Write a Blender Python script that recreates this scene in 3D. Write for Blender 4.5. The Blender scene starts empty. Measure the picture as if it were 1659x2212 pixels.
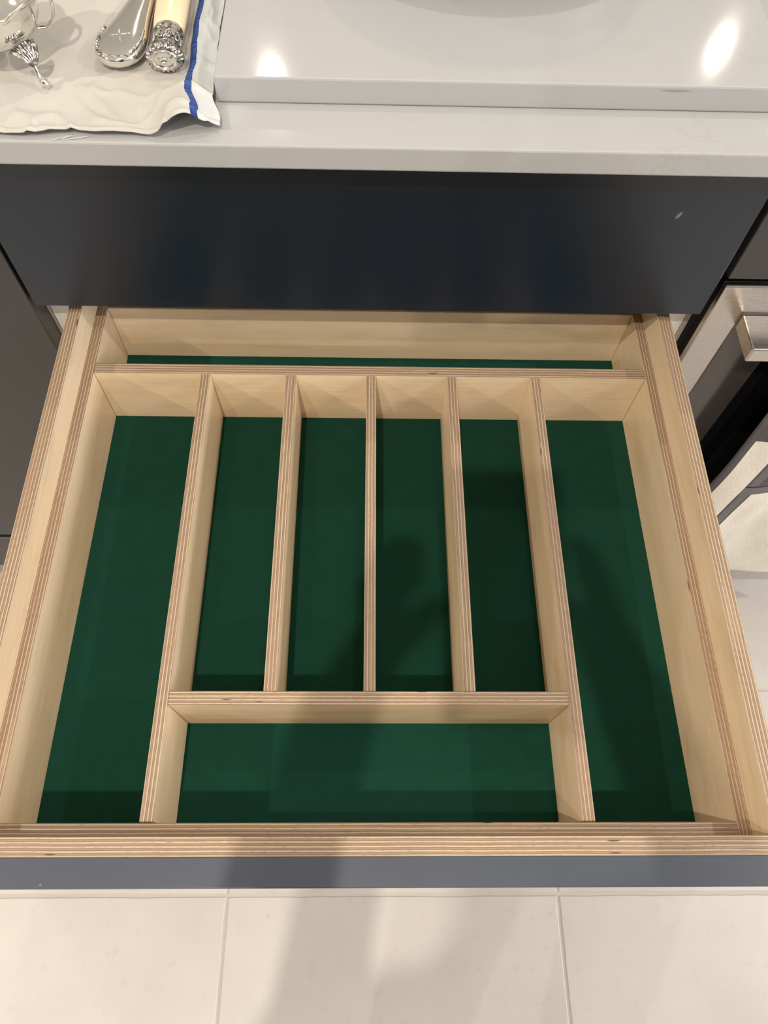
import bpy, bmesh, math, random
from mathutils import Vector, Matrix, noise
random.seed(7)
S = bpy.context.scene
COL = S.collection
PI = math.pi

# ------------------------------------------------------------------ camera
cam_d = bpy.data.cameras.new('camera')
cam = bpy.data.objects.new('camera', cam_d)
COL.objects.link(cam)
cam_d.sensor_fit = 'HORIZONTAL'
cam_d.sensor_width = 36.0
cam_d.lens = 36.0 * 1582.16 / 1659.0          # focal length in pixels of the 1659 px wide frame
cam_d.clip_start = 0.01
_right = Vector((0.9997275473798063, -0.003586153826180799, 0.023064485918663245))
_up = Vector((-0.007308329065817125, 0.8903520569707147, 0.45521401886835916))
_fwd = Vector((0.02216797997614981, 0.455258557468997, -0.8900832694276558))
_m = Matrix((_right, _up, -_fwd)).transposed().to_4x4()
_m.translation = Vector((-0.0018, -0.4612, 0.5167))
cam.matrix_world = _m
S.camera = cam

# ------------------------------------------------------------------ world, lamps, exposure
S.view_settings.view_transform = 'Standard'
S.view_settings.look = 'None'
S.view_settings.gamma = 1.0
S.view_settings.use_curve_mapping = False
S.view_settings.exposure = 0.12
FLOOR_Z = -0.72
CEIL_Z = 1.78
w = bpy.data.worlds.new('world')
S.world = w
w.use_nodes = True
w.node_tree.nodes['Background'].inputs[0].default_value = (0.8, 0.86, 1.0, 1)
w.node_tree.nodes['Background'].inputs[1].default_value = 0.25


def downlight(x, y, watts, col, r=0.02):
    d = bpy.data.lights.new('downlight', 'AREA')
    d.shape = 'DISK'
    d.size = 2 * r
    d.energy = watts
    d.color = col
    o = bpy.data.objects.new('downlight', d)
    o.location = (x, y, CEIL_Z - 0.012)
    COL.objects.link(o)


WARM = (1.0, 0.92, 0.80)
NEUT = (1.0, 0.97, 0.93)
for x, y, e, c in [(-0.21, -1.12, 22, WARM), (0.25, 0.65, 5.5, WARM), (-2.0, -0.75, 34, WARM), (-0.40, 2.45, 8, WARM), (1.5, 2.75, 5, WARM),
                   (1.9, -0.5, 21, NEUT), (-0.56, -2.4, 13, NEUT), (1.6, -2.1, 5, NEUT), (-2.3, 1.6, 14, NEUT)]:
    downlight(x, y, e, c)

# added soft fill light from the right, with no window behind it
_d = bpy.data.lights.new('side_fill', 'AREA')
_d.shape = 'RECTANGLE'
_d.size, _d.size_y = 1.3, 2.2
_d.energy = 84
_d.color = (0.95, 0.97, 1.0)
_o = bpy.data.objects.new('side_fill', _d)
_o.location = (3.55, -1.0, 0.45)
_o.rotation_euler = (0, math.radians(90), 0)
COL.objects.link(_o)


# ------------------------------------------------------------------ node helpers
def new_mat(name):
    m = bpy.data.materials.new(name)
    m.use_nodes = True
    nt = m.node_tree
    return m, nt, nt.nodes['Principled BSDF']


def N(nt, kind, **kw):
    n = nt.nodes.new(kind)
    for k, v in kw.items():
        if k.startswith('i_'):
            n.inputs[int(k[2:])].default_value = v
        else:
            setattr(n, k, v)
    return n


def L(nt, a, b):
    nt.links.new(a, b)


def coord(nt, which='Object'):
    return N(nt, 'ShaderNodeTexCoord').outputs[which]


def mapping(nt, src, scale=(1, 1, 1), loc=(0, 0, 0)):
    n = N(nt, 'ShaderNodeMapping')
    n.inputs['Scale'].default_value = scale
    n.inputs['Location'].default_value = loc
    L(nt, src, n.inputs['Vector'])
    return n.outputs[0]


def tex_noise(nt, vec, scale, detail=3.0, rough=0.5):
    n = N(nt, 'ShaderNodeTexNoise')
    n.inputs['Scale'].default_value = scale
    n.inputs['Detail'].default_value = detail
    n.inputs['Roughness'].default_value = rough
    L(nt, vec, n.inputs['Vector'])
    return n.outputs[0]


def ramp(nt, fac, stops, interp='LINEAR'):
    n = N(nt, 'ShaderNodeValToRGB')
    cr = n.color_ramp
    cr.interpolation = interp
    while len(cr.elements) < len(stops):
        cr.elements.new(0.5)
    for e, (p, c) in zip(cr.elements, stops):
        e.position = p
        e.color = (c[0], c[1], c[2], 1) if not isinstance(c, (int, float)) else (c, c, c, 1)
    L(nt, fac, n.inputs[0])
    return n.outputs[0]


def mixc(nt, fac, a, b, mode='MIX'):
    n = N(nt, 'ShaderNodeMix', data_type='RGBA', blend_type=mode)
    for sock, v in ((n.inputs['Factor'], fac), (n.inputs[6], a), (n.inputs[7], b)):
        if hasattr(v, 'links'):
            L(nt, v, sock)
        elif isinstance(v, (int, float)):
            sock.default_value = v
        else:
            sock.default_value = (v[0], v[1], v[2], 1)
    return n.outputs[2]


def mth(nt, op, a, b=None, c=None):
    n = N(nt, 'ShaderNodeMath', operation=op)
    for i, v in enumerate((a, b, c)):
        if v is None:
            continue
        if hasattr(v, 'links'):
            L(nt, v, n.inputs[i])
        else:
            n.inputs[i].default_value = v
    return n.outputs[0]


def sep(nt, v):
    n = N(nt, 'ShaderNodeSeparateXYZ')
    L(nt, v, n.inputs[0])
    return n.outputs


def bump(nt, bsdf, h, dist=0.001, strength=0.5):
    n = N(nt, 'ShaderNodeBump')
    n.inputs['Distance'].default_value = dist
    n.inputs['Strength'].default_value = strength
    L(nt, h, n.inputs['Height'])
    L(nt, n.outputs[0], bsdf.inputs['Normal'])


def ellipse_mask(nt, vec, centre, radii, rot=0.0):
    """1 inside a small soft ellipse (a scuff or a chip) in object space."""
    a = N(nt, 'ShaderNodeVectorMath', operation='SUBTRACT')
    L(nt, vec, a.inputs[0])
    a.inputs[1].default_value = centre
    r = N(nt, 'ShaderNodeVectorRotate', rotation_type='Y_AXIS')
    L(nt, a.outputs[0], r.inputs['Vector'])
    r.inputs['Angle'].default_value = rot
    d = N(nt, 'ShaderNodeVectorMath', operation='DIVIDE')
    L(nt, r.outputs[0], d.inputs[0])
    d.inputs[1].default_value = radii
    ln = N(nt, 'ShaderNodeVectorMath', operation='LENGTH')
    L(nt, d.outputs[0], ln.inputs[0])
    return ramp(nt, ln.outputs['Value'], [(0.6, 1.0), (1.0, 0.0)])


def srgb(r, g, b):
    f = lambda c: (c / 255 / 12.92) if c <= 10 else ((c / 255 + 0.055) / 1.055) ** 2.4
    return (f(r), f(g), f(b))


# ------------------------------------------------------------------ materials
def mat_veneer(axis):
    """Birch face veneer, grain along the board's length (axis 'x' or 'y')."""
    m, nt, b = new_mat('birch_veneer_' + axis)
    o = coord(nt)
    info = N(nt, 'ShaderNodeObjectInfo')
    off = N(nt, 'ShaderNodeVectorMath', operation='ADD')
    L(nt, o, off.inputs[0])
    sc = N(nt, 'ShaderNodeVectorMath', operation='SCALE')
    L(nt, info.outputs['Location'], sc.inputs[0])
    sc.inputs['Scale'].default_value = 7.3
    L(nt, sc.outputs[0], off.inputs[1])
    v = off.outputs[0]
    st = (1.0, 9.0, 9.0) if axis == 'x' else (9.0, 1.0, 9.0)
    fine = (3.0, 90.0, 90.0) if axis == 'x' else (90.0, 3.0, 90.0)
    big = tex_noise(nt, mapping(nt, v, st), 3.2, 3.0, 0.55)
    streak = tex_noise(nt, mapping(nt, v, fine), 5.0, 3.0, 0.6)
    blot = tex_noise(nt, v, 14.0, 2.0, 0.5)
    c1 = ramp(nt, big, [(0.30, (0.72, 0.535, 0.33)), (0.52, (0.81, 0.635, 0.42)), (0.75, (0.85, 0.69, 0.49))])
    c2 = mixc(nt, ramp(nt, streak, [(0.34, 0.22), (0.52, 0.0)]), c1, (0.58, 0.40, 0.23))
    c3 = mixc(nt, ramp(nt, blot, [(0.45, 0.0), (0.8, 0.35)]), c2, (0.80, 0.65, 0.47))
    smoke = tex_noise(nt, mapping(nt, v, (1.0, 3.0, 3.0) if axis == 'x' else (3.0, 1.0, 3.0)), 11.0, 4.0, 0.6)
    c3 = mixc(nt, ramp(nt, smoke, [(0.52, 0.0), (0.72, 0.30)]), c3, (0.46, 0.34, 0.21))
    L(nt, c3, b.inputs['Base Color'])
    b.inputs['Roughness'].default_value = 0.36
    b.inputs['IOR'].default_value = 1.45
    bump(nt, b, streak, 0.0002, 0.25)
    return m


def mat_plies(axis, t, n):
    """Edge of birch plywood: n plies across thickness t, counted from the board's middle."""
    m, nt, b = new_mat('plywood_edge_%s_%d' % (axis, n))
    o = coord(nt)
    info = N(nt, 'ShaderNodeObjectInfo')
    s = sep(nt, o)
    across = s[0] if axis == 'x' else s[1]
    long_ = (60.0, 3.0, 60.0) if axis == 'x' else (3.0, 60.0, 60.0)
    grainy = (160.0, 26.0, 160.0) if axis == 'x' else (26.0, 160.0, 160.0)
    seed = N(nt, 'ShaderNodeVectorMath', operation='SCALE')
    L(nt, info.outputs['Location'], seed.inputs[0])
    seed.inputs['Scale'].default_value = 13.7
    add = N(nt, 'ShaderNodeVectorMath', operation='ADD')
    L(nt, o, add.inputs[0])
    L(nt, seed.outputs[0], add.inputs[1])
    v = add.outputs[0]
    wob = tex_noise(nt, mapping(nt, v, (12, 12, 12)), 1.6, 2.0)
    per = 2 * t / n
    c = mth(nt, 'ADD', across, t / 2)
    c = mth(nt, 'ADD', c, mth(nt, 'MULTIPLY', mth(nt, 'SUBTRACT', wob, 0.5), 0.0009))
    fr = mth(nt, 'FRACT', mth(nt, 'DIVIDE', mth(nt, 'ADD', c, per * 4), per))
    patch = tex_noise(nt, mapping(nt, v, long_), 2.2, 3.0, 0.6)
    grit = tex_noise(nt, mapping(nt, v, grainy), 9.0, 2.0, 0.7)
    light = (0.54, 0.405, 0.255)
    brown = (0.215, 0.133, 0.082)
    glue = (0.10, 0.055, 0.032)
    base = ramp(nt, fr, [(0.0, light), (0.34, (0.47, 0.355, 0.235)), (0.40, glue), (0.48, brown), (0.70, (0.33, 0.23, 0.155)),
                         (0.88, brown), (0.94, glue), (1.0, light)])
    warm = mixc(nt, ramp(nt, patch, [(0.46, 0.0), (0.72, 0.6)]), base, (0.33, 0.195, 0.13))
    pale = mixc(nt, ramp(nt, patch, [(0.26, 0.5), (0.42, 0.0)]), warm, (0.50, 0.37, 0.25))
    dirty = mixc(nt, ramp(nt, grit, [(0.30, 0.55), (0.47, 0.0)]), pale, (0.22, 0.13, 0.08))
    kn = N(nt, 'ShaderNodeTexVoronoi', feature='F1')
    kn.inputs['Scale'].default_value = 26.0
    L(nt, mapping(nt, v, (14, 1.6, 3) if axis == 'x' else (1.6, 14, 3)), kn.inputs['Vector'])
    knot = mth(nt, 'MULTIPLY', ramp(nt, kn.outputs['Distance'], [(0.16, 1.0), (0.24, 0.0)]),
               ramp(nt, sep(nt, kn.outputs['Color'])[0], [(0.955, 0.0), (0.957, 0.85)], 'CONSTANT'))
    dirty = mixc(nt, knot, dirty, (0.03, 0.018, 0.012))
    L(nt, dirty, b.inputs['Base Color'])
    b.inputs['Roughness'].default_value = 0.5
    bump(nt, b, grit, 0.0003, 0.3)
    return m


VX, VY = mat_veneer('x'), mat_veneer('y')
EX12, EX9 = mat_plies('x', 0.012, 9), mat_plies('x', 0.0095, 7)
EY12, EY9 = mat_plies('y', 0.012, 9), mat_plies('y', 0.0095, 7)


def mat_felt():
    m, nt, b = new_mat('green_felt')
    o = coord(nt)
    fz = tex_noise(nt, o, 900.0, 3.0, 0.7)
    cl = tex_noise(nt, o, 60.0, 3.0, 0.6)
    c = mixc(nt, fz, (0.0015, 0.025, 0.015), (0.009, 0.064, 0.041))
    c = mixc(nt, ramp(nt, cl, [(0.35, 0.35), (0.7, 0.0)]), c, (0.004, 0.030, 0.016))
    vo = N(nt, 'ShaderNodeTexVoronoi', feature='F1')
    vo.inputs['Scale'].default_value = 42.0
    L(nt, o, vo.inputs['Vector'])
    lint = ramp(nt, vo.outputs['Distance'], [(0.020, 1.0), (0.034, 0.0)])
    rare = ramp(nt, sep(nt, vo.outputs['Color'])[0], [(0.80, 0.0), (0.81, 0.7)], 'CONSTANT')
    c = mixc(nt, mth(nt, 'MULTIPLY', lint, rare), c, (0.35, 0.38, 0.33))
    L(nt, c, b.inputs['Base Color'])
    b.inputs['Roughness'].default_value = 0.95
    b.inputs['Specular IOR Level'].default_value = 0.15
    b.inputs['Sheen Weight'].default_value = 0.05
    b.inputs['Sheen Roughness'].default_value = 0.5
    b.inputs['Sheen Tint'].default_value = (0.6, 0.75, 0.68, 1)
    bump(nt, b, fz, 0.0006, 0.5)
    return m


FELT = mat_felt()


def mat_lacquer(name, col, rough=0.36, scuff=None):
    m, nt, b = new_mat(name)
    o = coord(nt)
    n = tex_noise(nt, o, 5.0, 2.0)
    c = mixc(nt, n, col, tuple(k * 1.12 for k in col))
    vo = N(nt, 'ShaderNodeTexVoronoi', feature='F1')
    vo.inputs['Scale'].default_value = 26.0
    L(nt, o, vo.inputs['Vector'])
    dust = mth(nt, 'MULTIPLY', ramp(nt, vo.outputs['Distance'], [(0.012, 1.0), (0.022, 0.0)]),
               ramp(nt, sep(nt, vo.outputs['Color'])[1], [(0.80, 0.0), (0.81, 0.35)], 'CONSTANT'))
    c = mixc(nt, dust, c, (0.5, 0.5, 0.5))
    if scuff:
        c = mixc(nt, ellipse_mask(nt, o, *scuff), c, (0.15, 0.155, 0.16))
    L(nt, c, b.inputs['Base Color'])
    b.inputs['Roughness'].default_value = rough
    b.inputs['IOR'].default_value = 1.58
    bump(nt, b, tex_noise(nt, o, 700.0, 2.0), 0.0001, 0.12)
    return m


DARK = mat_lacquer('dark_blue_grey_lacquer', (0.003, 0.009, 0.018))
EDGE = mat_lacquer('lacquer_lit_top', (0.050, 0.058, 0.078), 0.35)  # drawer front lacquer lightened, ceiling light put into its colour
DARK_S = mat_lacquer("dark_blue_grey_lacquer_scuffed", (0.003, 0.009, 0.018), 0.36,
                     ((0.2371, -0.01, 0.0315), (0.0018, 0.02, 0.0042), -0.45))
DARK_W = mat_lacquer('dark_lacquer_floor_tint', (0.026, 0.023, 0.024), 0.32)  # front lacquer made lighter and browner, floor's reflection put into its colour


def simple(name, col, rough=0.5, metal=0.0, **kw):
    m, nt, b = new_mat(name)
    n = tex_noise(nt, coord(nt), 30.0, 2.0)
    c = mixc(nt, n, tuple(k * 0.96 for k in col), tuple(min(1, k * 1.04) for k in col))
    L(nt, c, b.inputs['Base Color'])
    b.inputs['Roughness'].default_value = rough
    b.inputs['Metallic'].default_value = metal
    for k, v in kw.items():
        b.inputs[k.replace('_', ' ')].default_value = v
    return m


MELAMINE = simple('white_melamine', (0.78, 0.76, 0.72), 0.4)
TRIM = simple('grey_edge_trim', (0.36, 0.34, 0.31), 0.4)
GASKET = simple('black_gasket', (0.012, 0.012, 0.013), 0.6)
WALL = simple('warm_white_paint', (0.80, 0.78, 0.74), 0.8)
WALL_F = simple('bounce_cut_wall', (0.30, 0.30, 0.30), 0.8)  # front wall set dark to cut the light it bounces back
CEIL = simple('white_ceiling_paint', (0.86, 0.85, 0.83), 0.85)
GLASS_B = simple('dark_grey_glass_border', (0.055, 0.046, 0.044), 0.12)
GLASS_K = simple('black_oven_glass', (0.004, 0.004, 0.006), 0.06)
IVORY = simple('ivory_handle', (0.80, 0.62, 0.40), 0.25)
POT = simple('dark_enamel', (0.03, 0.033, 0.04), 0.3)


def mat_quartz(name, col, chip=None):
    m, nt, b = new_mat(name)
    o = coord(nt)
    cl = tex_noise(nt, o, 6.0, 4.0, 0.6)
    c = mixc(nt, cl, tuple(k * 0.95 for k in col), tuple(k * 1.03 for k in col))
    wv = tex_noise(nt, o, 9.0, 6.0, 0.7)
    vein = ramp(nt, wv, [(0.487, 0.0), (0.5, 0.22), (0.513, 0.0)])
    where = ramp(nt, tex_noise(nt, mapping(nt, o, (1, 1, 1), (3.1, 1.7, 0)), 7.0, 2.0), [(0.52, 0.0), (0.64, 1.0)])
    c = mixc(nt, mth(nt, 'MULTIPLY', vein, where), c, (0.30, 0.29, 0.28))
    sp = tex_noise(nt, o, 260.0, 2.0, 0.6)
    c = mixc(nt, ramp(nt, sp, [(0.62, 0.0), (0.75, 0.12)]), c, (0.45, 0.44, 0.43))
    if chip:
        c = mixc(nt, ellipse_mask(nt, o, *chip), c, (0.30, 0.29, 0.28))
    L(nt, c, b.inputs['Base Color'])
    b.inputs['Roughness'].default_value = 0.07
    b.inputs['IOR'].default_value = 1.5
    return m


QUARTZ = mat_quartz('worktop_quartz', (0.425, 0.42, 0.41))
# chip mark on the slab's front edge, in the slab's own coordinates
QUARTZ_S = mat_quartz('slab_quartz', (0.425, 0.42, 0.418), ((0.1173, -0.213, 0.0056), (0.0125, 0.004, 0.0012), 0.0))


def mat_steel():
    m, nt, b = new_mat('brushed_steel')
    o = coord(nt)
    br = tex_noise(nt, mapping(nt, o, (2.0, 40.0, 260.0)), 6.0, 2.0, 0.6)
    L(nt, mixc(nt, br, (0.48, 0.45, 0.42), (0.55, 0.52, 0.49)), b.inputs['Base Color'])
    b.inputs['Metallic'].default_value = 1.0
    L(nt, ramp(nt, br, [(0.2, 0.25), (0.8, 0.31)]), b.inputs['Roughness'])
    return m


STEEL = mat_steel()


def mat_silver(name, antique):
    m, nt, b = new_mat(name)
    o = coord(nt)
    n = tex_noise(nt, o, 260.0, 3.0, 0.6)
    c = mixc(nt, ramp(nt, n, [(0.40, antique), (0.62, 0.0)]), (0.82, 0.80, 0.76), (0.10, 0.085, 0.07))
    L(nt, c, b.inputs['Base Color'])
    b.inputs['Metallic'].default_value = 1.0
    b.inputs['Roughness'].default_value = 0.10 + 0.10 * antique
    if antique > 0.3:
        vo = N(nt, 'ShaderNodeTexVoronoi', feature='SMOOTH_F1')
        vo.inputs['Scale'].default_value = 620.0
        L(nt, o, vo.inputs['Vector'])
        bump(nt, b, vo.outputs['Distance'], 0.0008, 0.6)
    return m


SILVER = mat_silver('polished_silver', 0.0)
SILVER_A = mat_silver('antiqued_silver', 0.85)


def mat_linen():
    m, nt, b = new_mat('cream_linen_blue_stripe')
    uv = coord(nt, 'UV')
    o = coord(nt)
    s = sep(nt, uv)
    wa = tex_noise(nt, mapping(nt, o, (1500, 60, 60)), 1.0, 2.0)
    wb = tex_noise(nt, mapping(nt, o, (60, 1500, 60)), 1.0, 2.0)
    weave = mth(nt, 'ADD', wa, wb)
    st = tex_noise(nt, o, 16.0, 3.0)
    c = mixc(nt, st, (0.46, 0.435, 0.395), (0.56, 0.54, 0.50))
    c = mixc(nt, ramp(nt, weave, [(0.7, 0.25), (1.2, 0.0)]), c, (0.55, 0.48, 0.38))
    # white selvedge outside the stripe; u is metres from the right hem
    white = ramp(nt, s[0], [(0.0130, 1.0), (0.0135, 0.0)])
    c = mixc(nt, white, c, (0.55, 0.56, 0.55))
    tick = mth(nt, 'MULTIPLY', mth(nt, 'GREATER_THAN', s[0], 0.0138), mth(nt, 'LESS_THAN', s[0], 0.0182))
    thread = mixc(nt, ramp(nt, wb, [(0.40, 0.0), (0.55, 1.0)]), (0.012, 0.035, 0.14), (0.05, 0.10, 0.28))
    c = mixc(nt, tick, c, thread)
    L(nt, c, b.inputs['Base Color'])
    b.inputs['Roughness'].default_value = 0.9
    b.inputs['Specular IOR Level'].default_value = 0.2
    bump(nt, b, weave, 0.0003, 0.4)
    return m


LINEN = mat_linen()


def mat_check():
    """Tea towel: cream cloth with woven charcoal bands. u,v = metres from the left edge / down from the handle."""
    m, nt, b = new_mat('checked_tea_towel')
    s = sep(nt, coord(nt, 'UV'))
    o = coord(nt)
    u, v = s[0], s[1]
    gt = lambda a, k: mth(nt, 'GREATER_THAN', a, k)
    lt = lambda a, k: mth(nt, 'LESS_THAN', a, k)
    mul = lambda a, c: mth(nt, 'MULTIPLY', a, c)
    mx = lambda a, c: mth(nt, 'MAXIMUM', a, c)
    left = lt(u, 0.0085)
    top = lt(v, 0.140)
    band = mul(gt(u, 0.037), lt(u, 0.054))
    block = mul(gt(u, 0.037), lt(v, 0.252))
    dark = mx(mx(left, top), mx(band, block))
    light_band = mx(mul(gt(u, 0.040), lt(u, 0.051)), mul(mul(gt(v, 0.234), lt(v, 0.252)), gt(u, 0.037)))
    lines = mx(mul(gt(v, 0.2315), lt(v, 0.2345)), mul(gt(v, 0.136), lt(v, 0.140)))
    weave = tex_noise(nt, o, 420.0, 3.0, 0.7)
    cream = mixc(nt, weave, (0.66, 0.61, 0.52), (0.84, 0.79, 0.70))
    char = mixc(nt, light_band, (0.105, 0.092, 0.098), (0.165, 0.150, 0.158))
    char = mixc(nt, mul(lines, gt(u, 0.02)), char, (0.045, 0.04, 0.045))
    L(nt, mixc(nt, dark, cream, char), b.inputs['Base Color'])
    b.inputs['Roughness'].default_value = 0.95
    b.inputs['Specular IOR Level'].default_value = 0.1
    bump(nt, b, weave, 0.0015, 0.6)
    return m


CHECK = mat_check()


def mat_tile():
    m, nt, b = new_mat('limestone_tile')
    o = coord(nt)
    info = N(nt, 'ShaderNodeObjectInfo')
    sc = N(nt, 'ShaderNodeVectorMath', operation='SCALE')
    L(nt, info.outputs['Location'], sc.inputs[0])
    sc.inputs['Scale'].default_value = 3.7
    ad = N(nt, 'ShaderNodeVectorMath', operation='ADD')
    L(nt, o, ad.inputs[0])
    L(nt, sc.outputs[0], ad.inputs[1])
    v = ad.outputs[0]
    a = tex_noise(nt, v, 5.0, 4.0, 0.6)
    f = tex_noise(nt, v, 45.0, 4.0, 0.7)
    c = ramp(nt, a, [(0.3, (0.495, 0.45, 0.41)), (0.7, (0.56, 0.515, 0.47))])
    c = mixc(nt, ramp(nt, f, [(0.28, 0.35), (0.42, 0.0)]), c, (0.42, 0.37, 0.33))
    vo = N(nt, 'ShaderNodeTexVoronoi', feature='F1')
    vo.inputs['Scale'].default_value = 30.0
    L(nt, v, vo.inputs['Vector'])
    fleck = mth(nt, 'MULTIPLY', ramp(nt, vo.outputs['Distance'], [(0.05, 1.0), (0.13, 0.0)]),
                ramp(nt, sep(nt, vo.outputs['Color'])[0], [(0.86, 0.0), (0.87, 0.45)], 'CONSTANT'))
    c = mixc(nt, fleck, c, (0.36, 0.31, 0.27))
    L(nt, c, b.inputs['Base Color'])
    b.inputs['Roughness'].default_value = 0.42
    bump(nt, b, f, 0.0006, 0.3)
    return m


TILE = mat_tile()
GROUT = simple('pale_grout', (0.50, 0.46, 0.41), 0.9)


# ------------------------------------------------------------------ object helpers
def tag(o, label=None, cat=None, kind=None, group=None):
    for k, v in (('label', label), ('category', cat), ('kind', kind), ('group', group)):
        if v:
            o[k] = v
    return o


def thing(name, label, cat, loc=(0, 0, 0), group=None):
    o = bpy.data.objects.new(name, None)
    o.empty_display_size = 0.02
    o.location = loc
    COL.objects.link(o)
    return tag(o, label, cat, None, group)


bpy.context.view_layer.update()


def put(o, parent, world_loc):
    """Parent without inverse: the child's location is given in world space."""
    COL.objects.link(o)
    if parent:
        o.parent = parent
        p = Vector((0, 0, 0))
        q = parent
        while q:
            p += q.location
            q = q.parent
        o.location = Vector(world_loc) - p
    else:
        o.location = world_loc
    return o


def finish(name, bm, mats, parent=None, loc=(0, 0, 0), smooth=False):
    me = bpy.data.meshes.new(name)
    bm.normal_update()
    bm.to_mesh(me)
    bm.free()
    for m in (mats if isinstance(mats, (list, tuple)) else [mats]):
        me.materials.append(m)
    if smooth:
        for p in me.polygons:
            p.use_smooth = True
    return put(bpy.data.objects.new(name, me), parent, loc)


def box_bm(sx, sy, sz, bev=0.0, seg=1):
    bm = bmesh.new()
    bmesh.ops.create_cube(bm, size=1.0)
    bmesh.ops.scale(bm, vec=(sx, sy, sz), verts=bm.verts)
    if bev:
        bmesh.ops.bevel(bm, geom=bm.edges[:], offset=bev, segments=seg, affect='EDGES', profile=0.5)
    return bm


def box(name, x0, x1, y0, y1, z0, z1, mat, parent=None, bev=0.0006, seg=1):
    bm = box_bm(x1 - x0, y1 - y0, z1 - z0, bev, seg)
    return finish(name, bm, mat, parent, ((x0 + x1) / 2, (y0 + y1) / 2, (z0 + z1) / 2))


def board(name, x0, x1, y0, y1, z0, z1, axis, veneer, edge, parent, bev=0.0005):
    """Plywood board; 'axis' is its thickness direction: faces get veneer, edges show the plies."""
    bm = box_bm(x1 - x0, y1 - y0, z1 - z0, bev, 1)
    bm.normal_update()
    i = 'xyz'.index(axis)
    for f in bm.faces:
        f.material_index = 0 if abs(f.normal[i]) > 0.9 else 1
    return finish(name, bm, [veneer, edge], parent, ((x0 + x1) / 2, (y0 + y1) / 2, (z0 + z1) / 2))


def tube_bm(pts, radii, seg=12, bm=None, cap=True, flat=(1, 1)):
    """Tapered tube along points with parallel-transported frames."""
    bm = bm or bmesh.new()
    pts = [Vector(p) for p in pts]
    rings = []
    nrm = None
    for i, p in enumerate(pts):
        t = (pts[min(i + 1, len(pts) - 1)] - pts[max(i - 1, 0)]).normalized()
        if nrm is None:
            a = Vector((0, 0, 1)) if abs(t.z) < 0.9 else Vector((1, 0, 0))
            nrm = (a - t * a.dot(t)).normalized()
        else:
            nrm = (nrm - t * nrm.dot(t)).normalized()
        bi = t.cross(nrm)
        r = radii[i] if isinstance(radii, (list, tuple)) else radii
        rings.append([bm.verts.new(p + nrm * (math.cos(2 * PI * k / seg) * r * flat[0]) + bi * (math.sin(2 * PI * k / seg) * r * flat[1]))
                      for k in range(seg)])
    for a, b in zip(rings, rings[1:]):
        for k in range(seg):
            bm.faces.new((a[k], a[(k + 1) % seg], b[(k + 1) % seg], b[k]))
    if cap:
        bm.faces.new(rings[0][::-1])
        bm.faces.new(rings[-1])
    bmesh.ops.recalc_face_normals(bm, faces=bm.faces[:])
    return bm


def lathe_bm(profile, seg=48, ripple=None, bm=None):
    """Revolve (radius, height) pairs about z. ripple(i, angle) scales the radius."""
    bm = bm or bmesh.new()
    rings = []
    for i, (r, z) in enumerate(profile):
        if r < 1e-6:
            rings.append([bm.verts.new((0, 0, z))])
        else:
            rings.append([bm.verts.new((r * (ripple(i, 2 * PI * k / seg) if ripple else 1) * math.cos(2 * PI * k / seg),
                                        r * (ripple(i, 2 * PI * k / seg) if ripple else 1) * math.sin(2 * PI * k / seg), z))
                          for k in range(seg)])
    for a, b in zip(rings, rings[1:]):
        if len(a) == 1 and len(b) == 1:
            continue
        for k in range(seg):
            if len(a) == 1:
                bm.faces.new((a[0], b[k], b[(k + 1) % seg]))
            elif len(b) == 1:
                bm.faces.new((a[k], b[0], a[(k + 1) % seg]))
            else:
                bm.faces.new((a[k], a[(k + 1) % seg], b[(k + 1) % seg], b[k]))
    bmesh.ops.recalc_face_normals(bm, faces=bm.faces[:])
    return bm


def ball(bm, c, r, sc=(1, 1, 1), rz=0.0, u=10, v=7):
    g = bmesh.ops.create_uvsphere(bm, u_segments=u, v_segments=v, radius=r)
    M = Matrix.Translation(c) @ Matrix.Rotation(rz, 4, 'Z') @ Matrix.Diagonal((sc[0], sc[1], sc[2], 1))
    bmesh.ops.transform(bm, matrix=M, verts=g['verts'])


# ------------------------------------------------------------------ room shell
RX, RY0, RY1 = 3.6, -3.6, 4.0
# floor: grout bed with single limestone tiles
floor = box('floor', -RX, RX, RY0, RY1, FLOOR_Z - 0.06, FLOOR_Z - 0.0012, GROUT, None, 0)
tag(floor, kind='structure')
TX, TY = 0.495, 0.308
tile_me = []
for k in range(4):
    bm = bmesh.new()
    nx, ny = 22, 14
    hx, hy = TX / 2 - 0.0018, TY / 2 - 0.0018
    ring = [(-hx + 2 * hx * i / nx, -hy) for i in range(nx)] + [(hx, -hy + 2 * hy * i / ny) for i in range(ny)] + \
           [(hx - 2 * hx * i / nx, hy) for i in range(nx)] + [(-hx, hy - 2 * hy * i / ny) for i in range(ny)]
    top = []
    for x, y in ring:
        j = 0.0016
        q = noise.noise(Vector((x * 40, y * 40, k * 9.1))) * j + random.uniform(-0.25, 0.25) * j
        top.append((x - math.copysign(1, x) * abs(q) * (abs(abs(x) - hx) < 1e-6), y - math.copysign(1, y) * abs(q) * (abs(abs(y) - hy) < 1e-6)))
    a = [bm.verts.new((x * (1 - 0.0012 / hx), y * (1 - 0.0012 / hy), 0.0)) for x, y in top]
    b = [bm.verts.new((x, y, -0.0009)) for x, y in top]
    c = [bm.verts.new((x, y, -0.008)) for x, y in top]
    bm.faces.new(a)
    n = len(a)
    for i in range(n):
        bm.faces.new((a[i], b[i], b[(i + 1) % n], a[(i + 1) % n]))
        bm.faces.new((b[i], c[i], c[(i + 1) % n], b[(i + 1) % n]))
    bmesh.ops.recalc_face_normals(bm, faces=bm.faces[:])
    me = bpy.data.meshes.new('tile')
    bm.to_mesh(me)
    bm.free()
    me.materials.append(TILE)
    tile_me.append(me)
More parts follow.
